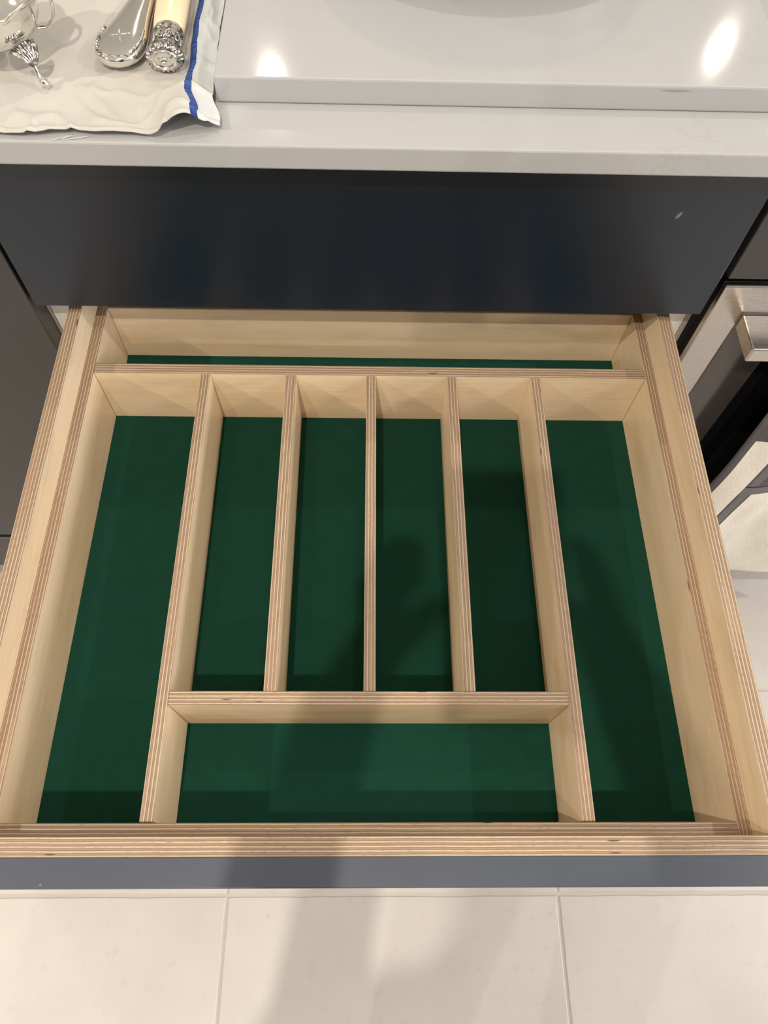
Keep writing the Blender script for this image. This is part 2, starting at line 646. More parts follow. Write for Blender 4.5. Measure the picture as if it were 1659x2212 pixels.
for i in range(-5, 6):
    for j in range(-7, 4):
        cx = -0.207 + TX * (i + 0.5)
        cy = -0.472 + TY * (j + 0.5)
        put(bpy.data.objects.new('tile', tile_me[(i * 5 + j * 3) % 4]), floor, (cx, cy, FLOOR_Z))

tag(box('ceiling', -RX, RX, RY0, RY1, CEIL_Z, CEIL_Z + 0.06, CEIL, None, 0), kind='structure')
tag(box('wall_left', -RX - 0.06, -RX, RY0, RY1, FLOOR_Z - 0.06, CEIL_Z + 0.06, WALL, None, 0), kind='structure')
tag(box('wall_right', RX, RX + 0.06, RY0, RY1, FLOOR_Z - 0.06, CEIL_Z + 0.06, WALL, None, 0), kind='structure')
tag(box('wall_back', -RX, RX, RY1, RY1 + 0.06, FLOOR_Z - 0.06, CEIL_Z + 0.06, WALL, None, 0), kind='structure')
tag(box('wall_front', -RX, RX, RY0 - 0.06, RY0, FLOOR_Z - 0.06, CEIL_Z + 0.06, WALL_F, None, 0), kind='structure')

# ------------------------------------------------------------------ fitted levels
Z_PANEL, Z_C0, Z_C1, Z_S1 = 0.0132, 0.1723, 0.1904, 0.2089
XL0, XL1, XR1, XR0 = -0.2763, -0.2643, 0.2656, 0.2777
YP, YF0, YF1, YT1 = -0.4621, -0.4440, -0.4320, -0.4219
ZI, ZF = -0.0293, -0.0990
XI1, XJ1 = -0.2545, 0.2566
PL_Z = -0.575
DEPTH = 0.56

# ------------------------------------------------------------------ drawer cabinet with the open drawer
cab = thing('drawer_cabinet', 'dark blue-grey kitchen base cabinet whose open plywood drawer fills the picture', 'cabinet', (0, 0.28, FLOOR_Z))
box('side_panel', -0.3000, -0.2825, 0.022, DEPTH, PL_Z, Z_C0 - 0.0005, MELAMINE, cab)
box('side_panel', 0.2825, 0.3000, 0.022, DEPTH, PL_Z, Z_C0 - 0.0005, MELAMINE, cab)
box('bottom_panel', -0.2825, 0.2825, 0.022, DEPTH, PL_Z, PL_Z + 0.018, MELAMINE, cab)
box('back_panel', -0.2825, 0.2825, DEPTH - 0.012, DEPTH, PL_Z + 0.018, Z_C0 - 0.0005, MELAMINE, cab)
tag(box('closed_drawer_front', -0.2985, 0.2985, 0.0, 0.020, Z_PANEL, Z_C0 - 0.004, DARK_S, cab, 0.0008, 2),
    'plain closed front with a small pale scuff at its right')
box('lower_drawer_front', -0.2985, 0.2985, 0.0, 0.020, PL_Z, -0.140, DARK, cab, 0.0008, 2)
box('plinth', -0.3000, 0.3000, 0.060, 0.076, FLOOR_Z, PL_Z, DARK, cab)

ZB = -0.1120                                                   # top of the drawer's bottom board
drawer = board('drawer', XL1, XR1, YF1, 0.0500, ZB - 0.009, ZB, 'z', VY, EX9, cab)
tag(drawer, 'open birch plywood drawer')
board('side_panel', XL0, XL1, YF1, 0.0620, -0.130, 0.0, 'x', VY, EX12, drawer)
board('side_panel', XR1, XR0, YF1, 0.0620, -0.130, 0.0, 'x', VY, EX12, drawer)
board('front_board', XL0, XR0, YF0, YF1, -0.130, 0.0, 'y', VX, EY12, drawer)
board('back_board', XL1, XR1, 0.0500, 0.0620, -0.130, 0.0, 'y', VX, EY12, drawer)
fr = tag(box('drawer_front', -0.2985, 0.2985, YP, YF0, -0.138, -0.0006, DARK, drawer, 0.0006, 2), 'dark blue-grey lacquered front, ceiling light painted on its top edge')
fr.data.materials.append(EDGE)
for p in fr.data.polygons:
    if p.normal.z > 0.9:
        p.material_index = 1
for sx, x0 in ((-1, XL0), (1, XR0)):
    xa, xb = (x0 - 0.006, x0) if sx < 0 else (x0, x0 + 0.006)
    box('runner', xa, xb, -0.20, 0.062, -0.128, -0.098, TRIM, drawer, 0.0006)

# ------------------------------------------------------------------ cutlery tray lying in the drawer
tray = thing('cutlery_tray', 'birch plywood cutlery tray with green felt compartments, lying inside the open drawer', 'tray', (0, -0.2, ZB))
G = 0.0002
ZT = ZB + G
board('base', XL1 + G, XR1 - G, YF1 + G, 0.0462, ZT, ZT + 0.0105, 'z', VY, EX9, tray)
board('side_board', XL1 + G, XI1, YF1 + G, 0.0462, ZT + 0.0105, ZI, 'x', VY, EX9, tray)
board('side_board', XJ1, XR1 - G, YF1 + G, 0.0462, ZT + 0.0105, ZI, 'x', VY, EX9, tray)
board('front_board', XI1, XJ1, YF1 + G, YT1, ZT + 0.0105, ZI - 0.0002, 'y', VX, EY9, tray)
board('back_board', XI1, XJ1, 0.0367, 0.0462, ZT + 0.0105, ZI, 'y', VX, EY9, tray)
YXF, YXB, SF, SB = -0.0402, -0.0290, -0.3417, -0.3316
ZL = ZF - 0.0004                                               # boards stand just into the felt
board('cross_divider', XI1, XJ1, YXF, YXB, ZL, ZI - 0.0002, 'y', VX, EY9, tray)
LONG = [(-0.1568, -0.1477), (0.1490, 0.1579)]
for a, b in LONG:
    board('long_divider', a, b, YT1 + 0.0004, YXF, ZL, ZI - 0.0006, 'x', VY, EX9, tray)
board('short_cross_divider', LONG[0][1], LONG[1][0], SF, SB, ZL, ZI - 0.0004, 'y', VX, EY9, tray)
for a, b in ((-0.0784, -0.0690), (-0.0040, 0.0050), (0.0708, 0.0799)):
    board('middle_divider', a, b, SB, YXF, ZL, ZI - 0.0005, 'x', VY, EX9, tray)
bm = bmesh.new()
bmesh.ops.create_cube(bm, size=1.0)
bmesh.ops.scale(bm, vec=(XJ1 - XI1, 0.0367 - YT1, ZF - ZT - 0.0105), verts=bm.verts)
tag(finish('felt_lining', bm, FELT, tray, ((XI1 + XJ1) / 2, (0.0367 + YT1) / 2, (ZF + ZT + 0.0105) / 2)), 'dark green felt lining')

# ------------------------------------------------------------------ neighbour cabinets
lc = thing('base_cabinet', 'dark grey kitchen base cabinet left of the open drawer', 'cabinet', (-0.6, 0.28, FLOOR_Z))
box('body', -0.9000, -0.3060, 0.022, DEPTH, PL_Z, Z_C0 - 0.0005, TRIM, lc)
box('edge_strip', -0.3060, -0.3002, 0.021, 0.040, PL_Z, Z_C0 - 0.001, TRIM, lc)
box('door', -0.8980, -0.3020, 0.0, 0.020, -0.467, Z_C0 - 0.004, DARK_W, lc, 0.0008, 2)
box('lower_drawer_front', -0.8980, -0.3020, 0.0, 0.020, -0.582, -0.4790, DARK_W, lc, 0.0008, 2)
box('plinth', -0.9000, -0.3002, 0.060, 0.076, FLOOR_Z, PL_Z, DARK_W, lc)

oc = thing('oven_cabinet', 'dark grey cabinet housing round the steel oven, right of the open drawer', 'cabinet', (0.6, 0.28, FLOOR_Z))
tag(box('fascia', 0.3045, 0.9000, 0.0, 0.020, 0.0570, Z_C0 - 0.004, DARK_W, oc, 0.0008, 2), 'dark panel above the oven')
box('side_panel', 0.3002, 0.3050, 0.021, DEPTH, PL_Z, Z_C0 - 0.0005, TRIM, oc)
box('side_panel', 0.8970, 0.9018, 0.021, DEPTH, PL_Z, Z_C0 - 0.0005, TRIM, oc)
box('bottom_panel', 0.3050, 0.8970, 0.022, DEPTH, PL_Z, PL_Z + 0.018, TRIM, oc)
box('plinth', 0.3002, 0.9018, 0.060, 0.076, FLOOR_Z, PL_Z, DARK_W, oc)

ov = thing('oven', 'stainless steel built-in oven with black glass door, right of the open drawer', 'oven', (0.6, 0.28, PL_Z + 0.018))
box('body', 0.3080, 0.8940, 0.024, DEPTH - 0.02, PL_Z + 0.0183, 0.0500, GASKET, ov)
box('door', 0.3068, 0.8950, 0.0, 0.0070, -0.545, 0.0482, STEEL, ov, 0.0014, 2)
box('door_core', 0.3120, 0.8900, 0.0070, 0.0240, -0.540, 0.0430, GASKET, ov)
gp = tag(box('glass_panel', 0.3360, 0.8660, -0.0012, 0.002, -0.50, 0.0160, GLASS_B, ov, 0.0006), 'dark grey glass border')
tag(box('window', 0.3835, 0.8200, -0.0020, 0.002, -0.45, -0.0250, GLASS_K, gp, 0.0004), 'black glass window')
tag(box('handle', 0.3362, 0.8660, -0.0420, -0.0014, -0.0010, 0.0155, STEEL, ov, 0.0014, 2), 'square brushed steel bar handle')

# ------------------------------------------------------------------ worktop and the slab lying on it
wt = thing('worktop', 'pale grey polished quartz worktop over the dark cabinets', 'worktop', (0, 0.4, Z_C0))
box('slab', -0.95, 0.95, -0.0200, 0.90, Z_C0, Z_C1, QUARTZ, wt, 0.0014, 2)
sl = box('quartz_slab', -0.1083, 0.2900, 0.0243, 0.4500, Z_C1 + 0.0002, Z_S1, QUARTZ_S, None, 0.0014, 2)
tag(sl, 'thin white quartz slab lying on the worktop, right of the cream towel', 'slab')

# dark pot at the picture's top edge: only the foot of its wall shows
pot = thing('pot', 'shallow round dark grey pot standing on the white quartz slab, cut by the top edge', 'pot', (0.092, 0.262, Z_S1))
prof = [(0.0, 0.0005), (0.120, 0.0005), (0.131, 0.004), (0.1385, 0.013), (0.141, 0.03), (0.142, 0.046), (0.1445, 0.048), (0.1445, 0.050),
        (0.138, 0.050), (0.137, 0.03), (0.128, 0.008), (0.0, 0.006)]
finish('body', lathe_bm(prof, 96), POT, pot, (0.092, 0.262, Z_S1), True)
for s in (-1, 1):
    pts = [(s * 0.138, -0.03, 0.034), (s * 0.165, -0.028, 0.037), (s * 0.175, 0, 0.038), (s * 0.165, 0.028, 0.037), (s * 0.138, 0.03, 0.034)]
    finish('handle', tube_bm(pts, 0.005, 10), POT, pot, (0.092, 0.262, Z_S1), True)


# ------------------------------------------------------------------ linen towel on the worktop
def lerp_tab(tab, x):
    if x <= tab[0][0]:
        return tab[0][1]
    for (a, fa), (b, fb) in zip(tab, tab[1:]):
        if x <= b:
            t = (x - a) / (b - a)
            t = t * t * (3 - 2 * t)
            return fa + (fb - fa) * t
    return tab[-1][1]


def smooth(a, b, x):
    t = max(0, min(1, (x - a) / (b - a)))
    return t * t * (3 - 2 * t)


def linen():
    bm = bmesh.new()
    uvl = bm.loops.layers.uv.new('UVMap')
    nu, nv = 170, 190
    width, y_back = 0.36, 0.42
    right_edge = [(-0.02, -0.1005), (0.0, -0.1035), (0.024, -0.1105), (0.05, -0.1130), (0.15, -0.1145), (0.5, -0.118)]
    vs = {}
    for i in range(nu + 1):
        a = i / nu
        u = width * a ** 1.6                                   # metres from the right hem, denser near it
        for j in range(nv + 1):
            v = (j / nv) ** 1.5
            xr = 0.0
            yf = -0.0165 + 0.0030 * noise.noise(Vector((u * 34, 0.3, 0))) + 0.0008 * noise.noise(Vector((u * 110, 4.3, 0))) + 0.004 * math.exp(-((u - 0.10) / 0.03) ** 2)
            yf += lerp_tab([(0.0, 0.0105), (0.012, 0.0065), (0.03, 0.003), (0.05, 0.002), (0.08, 0.0)], u)
            y = yf + (y_back - yf) * v
            xr = lerp_tab(right_edge, y)
            # the stripe wanders where the cloth is pushed up
            x = xr - u + 0.0022 * math.exp(-((y - 0.062) / 0.012) ** 2) * math.exp(-(u / 0.03) ** 2)
            # tall hollow fold at the near corner
            f = math.exp(-((u - 0.0250) / 0.0150) ** 2) * (1 - smooth(0.0, 0.055, y - yf))
            z = 0.0152 * f
            # ridge running away under the stripe
            z += 0.0045 * math.exp(-((u - 0.016) / 0.007) ** 2) * smooth(0.0, 0.05, y) * (1 - smooth(0.14, 0.25, y))
            z += 0.0032 * math.exp(-(((y - 0.066) + 0.5 * (u - 0.02)) / 0.010) ** 2) * math.exp(-(u / 0.04) ** 2)
            # general rumples
            p = Vector((x * 22, y * 22, 0.7))
            z += max(0.0, 0.0042 * (noise.noise(p) + 0.25))
            z += 0.0022 * max(0.0, 1 - abs(noise.noise(p * 1.5 + Vector((5, 2, 1)))) * 4.0) ** 2
            z += 0.0009 * (noise.noise(p * 3.1) + 0.5)
            q = abs(math.sin((x * 0.9 + y * 0.5) * 62 + 2.0 * noise.noise(p * 0.6)))
            z += 0.0018 * (1 - q) ** 3 * smooth(0.045, 0.08, u)
            hem = math.exp(-((y - yf - 0.002) / 0.0022) ** 2)
            z += 0.0016 * hem
            # pressed flat where the silver lies
            press = 1 - 0.9 * max(smooth(0.036, 0.048, y) * smooth(0.014, 0.022, u) * (1 - smooth(0.105, 0.118, u)),
                                  smooth(0.0, 0.012, y) * smooth(0.086, 0.10, u))
            z = 0.0012 + (z - 0.0012) * press if u > 0.014 else z
            vs[i, j] = (bm.verts.new((x, y, Z_C1 + 0.0006 + max(z, 0.0002))), (u, y))
    for i in range(nu):
        for j in range(nv):
            q = [(i, j), (i, j + 1), (i + 1, j + 1), (i + 1, j)]
            f = bm.faces.new([vs[k][0] for k in q])
            for lp, k in zip(f.loops, q):
                lp[uvl].uv = vs[k][1]
    bmesh.ops.recalc_face_normals(bm, faces=bm.faces[:])
    return bm


tw = thing('linen_towel', 'cream linen towel with a blue stripe spread on the worktop under the silver', 'towel', (-0.2, 0.1, Z_C1))
cl = finish('cloth', linen(), LINEN, tw, (0, 0, 0), True)
md = cl.modifiers.new('thickness', 'SOLIDIFY')
md.thickness = 0.0007
md.offset = 1.0
for k, pts in enumerate([[(-0.203, -0.0150, 0.0012), (-0.209, -0.0178, 0.0010), (-0.214, -0.0192, 0.0007)],
                         [(-0.190, -0.0150, 0.0012), (-0.197, -0.0172, 0.0011), (-0.205, -0.0182, 0.0006)],
                         [(-0.201, -0.0150, 0.0012), (-0.205, -0.0170, 0.0012), (-0.207, -0.0190, 0.0006)]]):
    finish('thread', tube_bm([(x, y, z + Z_C1) for x, y, z in pts], 0.00025, 5), LINEN, tw)

TOP = Z_C1 + 0.0030                                            # top of the towel under the silver


# ------------------------------------------------------------------ silver handled piece (fiddle shaped hollow handle)
def flat_handle():
    bm = bmesh.new()
    prof = [(0.000, 0.0015, 0.0018), (0.0012, 0.0062, 0.0032), (0.004, 0.0104, 0.0044), (0.009, 0.0140, 0.0055), (0.015, 0.0158, 0.0063),
            (0.022, 0.0163, 0.0068), (0.030, 0.0156, 0.0070), (0.040, 0.0138, 0.0070), (0.052, 0.0118, 0.0068), (0.068, 0.0096, 0.0064),
            (0.080, 0.0082, 0.0060), (0.087, 0.0064, 0.0054), (0.091, 0.0042, 0.0040), (0.092, 0.0020, 0.0020)]
    seg = 40
    rings = []
    for s, w_, h in prof:
        ring = []
        for k in range(seg):
            a = 2 * PI * k / seg
            ca, sa = math.cos(a), math.sin(a)
            e = 0.62
            x = w_ * math.copysign(abs(ca) ** e, ca)
            z = h * math.copysign(abs(sa) ** 0.9, sa)
            ring.append(bm.verts.new((x, s, z)))
        rings.append(ring)
    for a, b in zip(rings, rings[1:]):
        for k in range(seg):
            bm.faces.new((a[k], a[(k + 1) % seg], b[(k + 1) % seg], b[k]))
    bm.faces.new(rings[0])
    bm.faces.new(rings[-1][::-1])
    bmesh.ops.recalc_face_normals(bm, faces=bm.faces[:])
    return bm, prof


HL = Vector((-0.1815, 0.0490, TOP + 0.0072))
HM = Matrix.Rotation(math.radians(-7.5), 4, 'Z')
sv = thing('silver_utensil', 'polished silver utensil with a wide rounded beaded end, left of the ivory handle', 'utensil', HL)
bm, prof = flat_handle()
prof = [(a_, b_ * 1.07, c_) for a_, b_, c_ in prof]
bmesh.ops.scale(bm, vec=(1.07, 1, 1), verts=bm.verts)
bmesh.ops.transform(bm, matrix=HM, verts=bm.verts)
finish('handle', bm, SILVER, sv, HL, True)
bm = bmesh.new()
tab = [(s, w_) for s, w_, h in prof]
for side in (-1, 1):
    s = 0.0035
    while s < 0.034:
        wv = lerp_tab(tab, s)
        ball(bm, (side * (wv * 0.86), s, 0.0050 * min(1, 0.62 + s / 0.03)), 0.00105, u=8, v=6)
        s += 0.0021
for k in range(-4, 5):
    ball(bm, (k * 0.0021, 0.0032 + 0.00012 * k * k, 0.0034), 0.00105, u=8, v=6)
bmesh.ops.transform(bm, matrix=HM, verts=bm.verts)
finish('beading', bm, SILVER_A, sv, HL, True)
bm = bmesh.new()
for a in (20, 110, 200, 290):  # petals shaped to stand for a lamp's glint on the silver
    r = math.radians(a)
    ball(bm, (0.0042 * math.cos(r), 0.0235 + 0.0042 * math.sin(r), 0.0067), 0.0034, (1.0, 0.24, 0.22), r)
bmesh.ops.transform(bm, matrix=HM, verts=bm.verts)
finish('lamp_glint', bm, SILVER, sv, HL, True)
bm = tube_bm([(0, 0.088, 0), (-0.003, 0.100, 0), (-0.010, 0.118, -0.001), (-0.020, 0.145, -0.003), (-0.030, 0.185, -0.0035), (-0.036, 0.230, -0.0035)],
             [0.0030, 0.0028, 0.0026, 0.0026, 0.0030, 0.0034], 12)
bmesh.ops.transform(bm, matrix=HM, verts=bm.verts)
finish('shank', bm, SILVER, sv, HL, True)

# ------------------------------------------------------------------ ivory handled piece with an ornate silver pommel
IP = Vector((-0.1450, 0.0490, TOP + 0.0106))
IM = Matrix.Diagonal((1, 1.16, 0.77, 1)) @ Matrix.Rotation(math.radians(2.5), 4, 'Z') @ Matrix.Rotation(math.radians(-90), 4, 'X') @ Matrix.Rotation(PI, 4, 'Z')
ik = thing('ivory_carving_steel', 'ivory handled carving steel with an ornate silver pommel, lying beside the blue stripe', 'carving steel', IP)


def spun(name, prof, mat, ripple=None, seg=64):
    bm = lathe_bm(prof, seg, ripple)
    bmesh.ops.transform(bm, matrix=IM, verts=bm.verts)
    return finish(name, bm, mat, ik, IP, True)


def rip(i, a):
    return 1 + (0.055 * (1 if math.sin(a * 22) > 0 else -1) if i in (2, 3, 4, 5) else 0)


spun('pommel', [(0.0085, 0.0006), (0.0100, 0.0004), (0.0116, 0.0012), (0.0128, 0.0026), (0.0128, 0.0042), (0.0114, 0.0058), (0.0096, 0.0066)],
     SILVER_A, rip, 132)
pm = spun('pommel_disc', [(0.0, 0.0004), (0.0040, 0.0002), (0.0072, 0.0010), (0.0078, -0.0006), (0.0086, -0.0008), (0.0090, 0.0006)], SILVER)
bm = bmesh.new()
for x, y, r, sx in ((-0.003, 0.0008, 0.0015, 1.6), (0.0002, 0.0014, 0.0016, 1.2), (0.0030, 0.0004, 0.0016, 1.3), (0.0008, -0.0018, 0.0012, 2.4)):
    ball(bm, (x, y, -0.0002), r, (sx, 0.8, 0.5))
bmesh.ops.transform(bm, matrix=IM, verts=bm.verts)
finish('embossed_crest', bm, SILVER, ik, IP, True)
spun('ferrule', [(0.0092, 0.0060), (0.0106, 0.0070), (0.0098, 0.0086), (0.0090, 0.0115), (0.0092, 0.0180), (0.0098, 0.0225), (0.0094, 0.0240),
                 (0.0104, 0.0252), (0.0104, 0.0272), (0.0094, 0.0284), (0.0097, 0.0300), (0.0088, 0.0306)], SILVER_A)
bm = bmesh.new()                                               # raised scrolls round the ferrule
for k in range(10):
    a0 = 2 * PI * k / 10
    pts, rr = [], []
    for q in range(26):
        t = q / 25 * 2 * PI * 1.25
        rad = 0.0030 * (1 - 0.72 * q / 25)
        da = rad * math.cos(t) / 0.0098 * (1 if k % 2 else -1)
        zz = 0.0165 + rad * 1.7 * math.sin(t)
        pts.append((0.0098 * math.cos(a0 + da), 0.0098 * math.sin(a0 + da), zz))
        rr.append(0.00055)
    tube_bm(pts, rr, 6, bm)
bmesh.ops.transform(bm, matrix=IM, verts=bm.verts)
finish('scroll_work', bm, SILVER, ik, IP, True)
tag(spun('handle', [(0.0, 0.0296), (0.0100, 0.0298), (0.0112, 0.0330), (0.0118, 0.0440), (0.0121, 0.08), (0.0115, 0.12), (0.0105, 0.150), (0.0, 0.150)],
         IVORY), 'cream ivory handle')
spun('collar', [(0.0095, 0.148), (0.0112, 0.150), (0.0112, 0.158), (0.0070, 0.166)], SILVER)
spun('rod', [(0.0055, 0.160), (0.0052, 0.30), (0.0, 0.302)], SILVER)

# ------------------------------------------------------------------ footed silver bowl
BC = Vector((-0.2590, 0.0610, TOP + 0.0017))
bw = thing('footed_silver_bowl', 'small polished silver bowl with a scalloped rim on shell-kneed legs, at the towel left', 'bowl', BC)
seg = 120
prof = [(0.0, 0.0130), (0.012, 0.0134), (0.022, 0.0162), (0.030, 0.0215), (0.0345, 0.0285), (0.0360, 0.0350), (0.0368, 0.0405), (0.0392, 0.0440),
        (0.0386, 0.0446), (0.0356, 0.0408), (0.0346, 0.0350), (0.0330, 0.0288), (0.0285, 0.0226), (0.0210, 0.0178), (0.0, 0.0150)]
bm = lathe_bm(prof, seg)
for vtx in bm.verts:                                           # scalloped, wavy rim
    if vtx.co.z > 0.036:
        a = math.atan2(vtx.co.y, vtx.co.x)
        k = (vtx.co.z - 0.036) / 0.0086
        wv = abs(math.sin(a * 4 + 0.5))
        vtx.co.z += k * (0.0050 * wv - 0.0025)
        vtx.co.x *= 1 + 0.05 * k * wv
        vtx.co.y *= 1 + 0.05 * k * wv
bmesh.ops.scale(bm, vec=(0.94, 0.94, 1), verts=bm.verts)
finish('body', bm, SILVER, bw, BC, True)
bm = bmesh.new()                                               # bright wire along the rim
pts = []
for k in range(121):
    a = 2 * PI * k / 120
    wv = abs(math.sin(a * 4 + 0.5))
    r = 0.94 * 0.0392 * (1 + 0.05 * wv)
    pts.append((r * math.cos(a), r * math.sin(a), 0.0445 + 0.0050 * wv - 0.0025))
finish('rim_wire', tube_bm(pts, 0.0008, 8, None, False), SILVER, bw, BC, True)
for k in range(3):
    a = math.radians(-42 + 120 * k)
    R_ = Matrix.Rotation(a, 4, 'Z')
    bm = tube_bm([(0.0315, 0, 0.0205), (0.0368, 0, 0.0150), (0.0388, 0, 0.0105), (0.0402, 0, 0.0066), (0.0424, 0, 0.0034), (0.0452, 0, 0.0016)],
                 [0.0042, 0.0028, 0.0018, 0.0017, 0.0026, 0.0030], 12)
    for q in range(4):
        ball(bm, (0.0412 + 0.0019 * q, 0, 0.0056 - 0.0010 * q), 0.0024, (0.34, 1.15, 0.5))
    bmesh.ops.transform(bm, matrix=R_, verts=bm.verts)
    lg = finish('leg', bm, SILVER, bw, BC, True)
    bm = bmesh.new()                                           # fluted shell on the knee
    for q in range(-3, 4):
        f = q / 3
        pts = [(0.0330 - 0.001 * abs(f), 0.0080 * f, 0.0245 - 0.0022 * f * f), (0.0362, 0.0070 * f, 0.0222 - 0.0016 * f * f),
               (0.0392, 0.0044 * f, 0.0172), (0.0408, 0.0016 * f, 0.0128)]
        tube_bm(pts, [0.0014, 0.0016, 0.0012, 0.0007], 8, bm)
    bmesh.ops.transform(bm, matrix=R_, verts=bm.verts)
    finish('shell', bm, SILVER_A, lg, BC, True)
def spline(ctrl, n=8):
    c = [Vector(p) for p in ctrl]
    c = [c[0] * 2 - c[1]] + c + [c[-1] * 2 - c[-2]]
    out = []
    for a, b, d, e in zip(c, c[1:], c[2:], c[3:]):
        for k in range(n):
            t = k / n
            out.append(0.5 * (2 * b + (d - a) * t + (2 * a - 5 * b + 4 * d - e) * t * t + (3 * b - a - 3 * d + e) * t ** 3))
    return out + [c[-2]]


pts = spline([(0.0285, 0.0, 0.0205), (0.0360, 0.0, 0.0215), (0.0420, 0.0, 0.0280), (0.0440, 0.0, 0.0390), (0.0415, 0.0, 0.0490), (0.0370, 0.0, 0.0510),
              (0.0352, 0.0, 0.0440)])
bm = tube_bm(pts, 0.0021, 12, None, True, (0.55, 1.25))
bmesh.ops.transform(bm, matrix=Matrix.Rotation(math.radians(6), 4, 'Z'), verts=bm.verts)
finish('handle', bm, SILVER, bw, BC, True)


# ------------------------------------------------------------------ tea towel over the oven handle
def tea_towel():
    bm = bmesh.new()
    uvl = bm.loops.layers.uv.new('UVMap')
    x0, wd = 0.3930, 0.42
    path = [(-0.010, 0.0168, 0.0), (-0.030, 0.0168, 0.0), (-0.0405, 0.0166, 0.0), (-0.0440, 0.0150, 0.002)]
    zs = [0.010, 0.0, -0.012, -0.03]
    zs += [-0.03 - 0.45 * k / 70 for k in range(1, 71)]
    path += [(-0.0440, z, 0.015 - z) for z in zs]
    nu = 120
    vs = {}
    for i in range(nu + 1):
        u = wd * i / nu
        for j, (y, z, d) in enumerate(path):
            k = smooth(0.0, 0.20, d)
            fold = 0.5 + 0.5 * math.sin((u - 0.010) * 40 + 0.8 * math.sin(u * 21))
            yy = y - k * 0.005 * fold - k * 0.002 * noise.noise(Vector((u * 30, z * 14, 0)))
            xx = x0 + u + k * 0.003 * math.sin(u * 40)+ 0.004 * k * math.sin(d * 9)
            zz = z + (0.0025 * noise.noise(Vector((u * 25, 3.3, 0))) * smooth(0.4, 0.5, d))
            vs[i, j] = (bm.verts.new((xx, yy, zz)), (u, d))
    for i in range(nu):
        for j in range(len(path) - 1):
            q = [(i, j), (i, j + 1), (i + 1, j + 1), (i + 1, j)]
            f = bm.faces.new([vs[k][0] for k in q])
            for lp, k in zip(f.loops, q):
                lp[uvl].uv = vs[k][1]
    bmesh.ops.recalc_face_normals(bm, faces=bm.faces[:])
    return bm


tt = finish('tea_towel', tea_towel(), CHECK, None, (0, 0, 0), True)
tag(tt, 'cream and charcoal checked tea towel hanging over the oven handle', 'towel')
md = tt.modifiers.new('thickness', 'SOLIDIFY')
md.thickness = 0.0018
md.offset = 0.0


# ------------------------------------------------------------------ the photographer, standing just outside the picture
SKIN = simple('skin', (0.55, 0.36, 0.27), 0.5)
SWEATER = simple('dark_knit', (0.030, 0.033, 0.042), 0.9)
TROUSERS = simple('blue_denim', (0.06, 0.10, 0.18), 0.9)
HAIR = simple('brown_hair', (0.05, 0.03, 0.02), 0.6)
SHOE = simple('dark_shoe', (0.03, 0.028, 0.027), 0.5)


def skinned(chains, levels=2):
    """Grow one surface over connected joints: chains of (name, point, radius)."""
    idx, co, rad, ed = {}, [], [], []
    for ch in chains:
        prev = None
        for nm, p, r in ch:
            if nm not in idx:
                idx[nm] = len(co)
                co.append(p)
                rad.append(r)
            if prev is not None:
                ed.append((prev, idx[nm]))
            prev = idx[nm]
    me = bpy.data.meshes.new('skeleton')
    me.from_pydata(co, ed, [])
    o = bpy.data.objects.new('skeleton', me)
    COL.objects.link(o)
    o.modifiers.new('skin', 'SKIN')
    for k, r in enumerate(rad):
        v = me.skin_vertices[0].data[k]
        v.radius = r if isinstance(r, tuple) else (r, r)
        v.use_root = k == 0
    m = o.modifiers.new('sub', 'SUBSURF')
    m.levels = m.render_levels = levels
    dg = bpy.context.evaluated_depsgraph_get()
    out = bpy.data.meshes.new_from_object(o.evaluated_get(dg))
    bpy.data.objects.remove(o)
    bpy.data.meshes.remove(me)
    return out


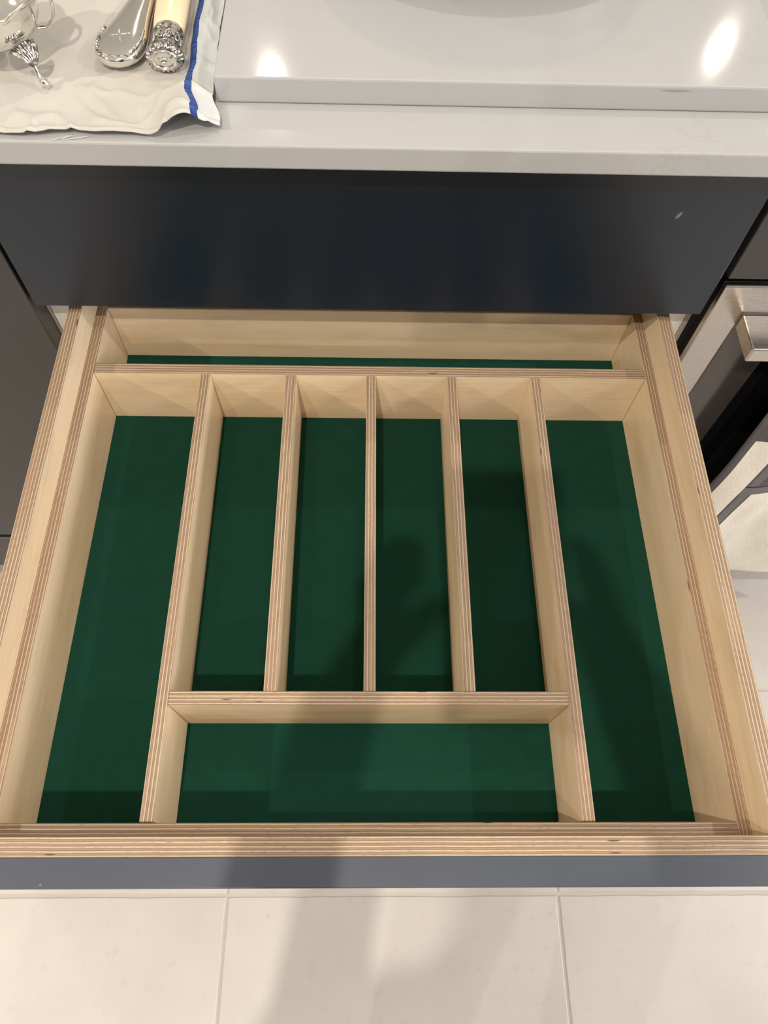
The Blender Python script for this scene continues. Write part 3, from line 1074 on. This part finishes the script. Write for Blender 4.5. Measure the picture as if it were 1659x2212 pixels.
PB = Vector((0.06, -0.95, FLOOR_Z))
pe = thing('person', 'person in dark jumper and jeans whose soft shadow falls on the floor tiles', 'person', PB)
body = [[('pelvis', (0.06, -0.955, 0.19), (0.155, 0.115)), ('waist', (0.055, -0.955, 0.33), (0.135, 0.10)), ('chest', (0.045, -0.945, 0.50), (0.155, 0.11)),
         ('collar', (0.03, -0.925, 0.625), (0.09, 0.075)), ('neck', (0.025, -0.90, 0.695), 0.052), ('skull', (0.015, -0.865, 0.785), (0.078, 0.092)),
         ('crown', (0.015, -0.860, 0.865), (0.070, 0.085))]]
hands = []
for s_, sh, el, wr in ((-1, (-0.145, -0.92, 0.605), (-0.135, -0.865, 0.355), (-0.085, -0.575, 0.440)),
                       (1, (0.205, -0.92, 0.605), (0.195, -0.865, 0.355), (0.105, -0.575, 0.440))):
    t = 'L' if s_ < 0 else 'R'
    body.append([('collar', (0, 0, 0), 0), ('shoulder' + t, sh, 0.058), ('elbow' + t, el, 0.043), ('wrist' + t, wr, 0.027),
                 ('palm' + t, (wr[0] - s_ * 0.025, wr[1] + 0.040, wr[2] + 0.030), (0.032, 0.018)),
                 ('knuckle' + t, (wr[0] - s_ * 0.035, wr[1] + 0.062, wr[2] + 0.050), (0.034, 0.015))])
    x0 = 0.06 + s_ * 0.09
    body.append([('pelvis', (0, 0, 0), 0), ('hip' + t, (x0, -0.955, 0.09), 0.088), ('knee' + t, (x0 + s_ * 0.01, -0.945, -0.26), 0.060),
                 ('calf' + t, (x0 + s_ * 0.012, -0.965, -0.40), 0.055), ('ankle' + t, (x0 + s_ * 0.015, -0.965, -0.635), 0.040),
                 ('ball' + t, (x0 + s_ * 0.02, -0.86, -0.685), 0.034)])
    kx, ky, kz = wr[0] - s_ * 0.035, wr[1] + 0.062, wr[2] + 0.050
    for q, ln in enumerate((0.85, 1.0, 0.95, 0.75)):
        bx, by, bz = kx + s_ * 0.004, ky - 0.024 + 0.016 * q, kz + 0.020 - 0.014 * q
        hands.append([('f%s%d0' % (t, q), (bx + s_ * 0.012, by - 0.012, bz - 0.012), 0.0090), ('f%s%d1' % (t, q), (bx, by + 0.008, bz), 0.0088),
                      ('f%s%d2' % (t, q), (bx - s_ * 0.004 * ln, by + 0.020 * ln, bz + 0.018 * ln), 0.0080),
                      ('f%s%d3' % (t, q), (bx - s_ * 0.018 * ln, by + 0.020 * ln, bz + 0.030 * ln), 0.0068)])
    hands.append([('t%s0' % t, (kx + s_ * 0.010, ky - 0.035, kz - 0.005), 0.011), ('t%s1' % t, (kx - s_ * 0.005, ky - 0.030, kz + 0.022), 0.010),
                  ('t%s2' % t, (kx - s_ * 0.024, ky - 0.016, kz + 0.034), 0.0082)])
bm = bmesh.new()
bm.from_mesh(skinned(body))
for h in hands:
    bm.from_mesh(skinned([h]))
for s_ in (-1, 1):                                             # ears
    ball(bm, (0.015 + s_ * 0.080, -0.865, 0.795), 0.028, (0.35, 0.7, 1.1))
ball(bm, (0.015, -0.772, 0.780), 0.016, (0.8, 1.1, 1.5))        # nose
ball(bm, (0.015, -0.782, 0.737), 0.020, (1.2, 0.35, 0.35))      # mouth
for f in bm.faces:
    c = f.calc_center_median()
    f.smooth = True
    hand = c.y > -0.585 and c.z > 0.3
    f.material_index = 0 if (hand or c.z > 0.665) else (1 if c.z > 0.17 else 2)
body_o = finish('body', bm, [SKIN, SWEATER, TROUSERS], pe)
EYE = simple('eye_white', (0.7, 0.7, 0.68), 0.2)
for s_ in (-1, 1):
    bm = bmesh.new()
    ball(bm, (0.015 + s_ * 0.032, -0.783, 0.810), 0.012, (1, 0.8, 0.8))
    finish('eye', bm, EYE, pe, (0, 0, 0), True)
bm = bmesh.new()
ball(bm, (0.015, -0.885, 0.845), 0.105, (0.92, 1.05, 1.0), 0, 28, 18)
ball(bm, (0.015, -0.950, 0.740), 0.075, (1.0, 0.75, 1.3), 0, 24, 16)
finish('hair', bm, HAIR, pe, (0, 0, 0), True)
for s_ in (-1, 1):
    x0 = 0.06 + s_ * 0.108
    me = skinned([[('a', (x0, -0.985, -0.672), (0.044, 0.046)), ('b', (x0, -0.92, -0.678), (0.046, 0.040)), ('c', (x0 + s_ * 0.006, -0.84, -0.687), (0.048, 0.032)),
                   ('d', (x0 + s_ * 0.006, -0.785, -0.694), (0.036, 0.024))]])
    bm = bmesh.new()
    bm.from_mesh(me)
    for v in bm.verts:
        v.co.z = max(v.co.z, FLOOR_Z + 0.0004)
    finish('shoe', bm, SHOE, pe, (0, 0, 0), True)

_c = Vector((-0.0018, -0.4612, 0.5167)) - _up * 0.052 + _right * 0.018 - _fwd * 0.008
bm = box_bm(0.074, 0.148, 0.0078, 0.0035, 3)
bmesh.ops.transform(bm, matrix=Matrix((_right, _up, -_fwd)).transposed().to_4x4(), verts=bm.verts)
ph = finish('phone', bm, GLASS_K, None, _c, True)
tag(ph, 'black phone held up in the hands of the person', 'phone')
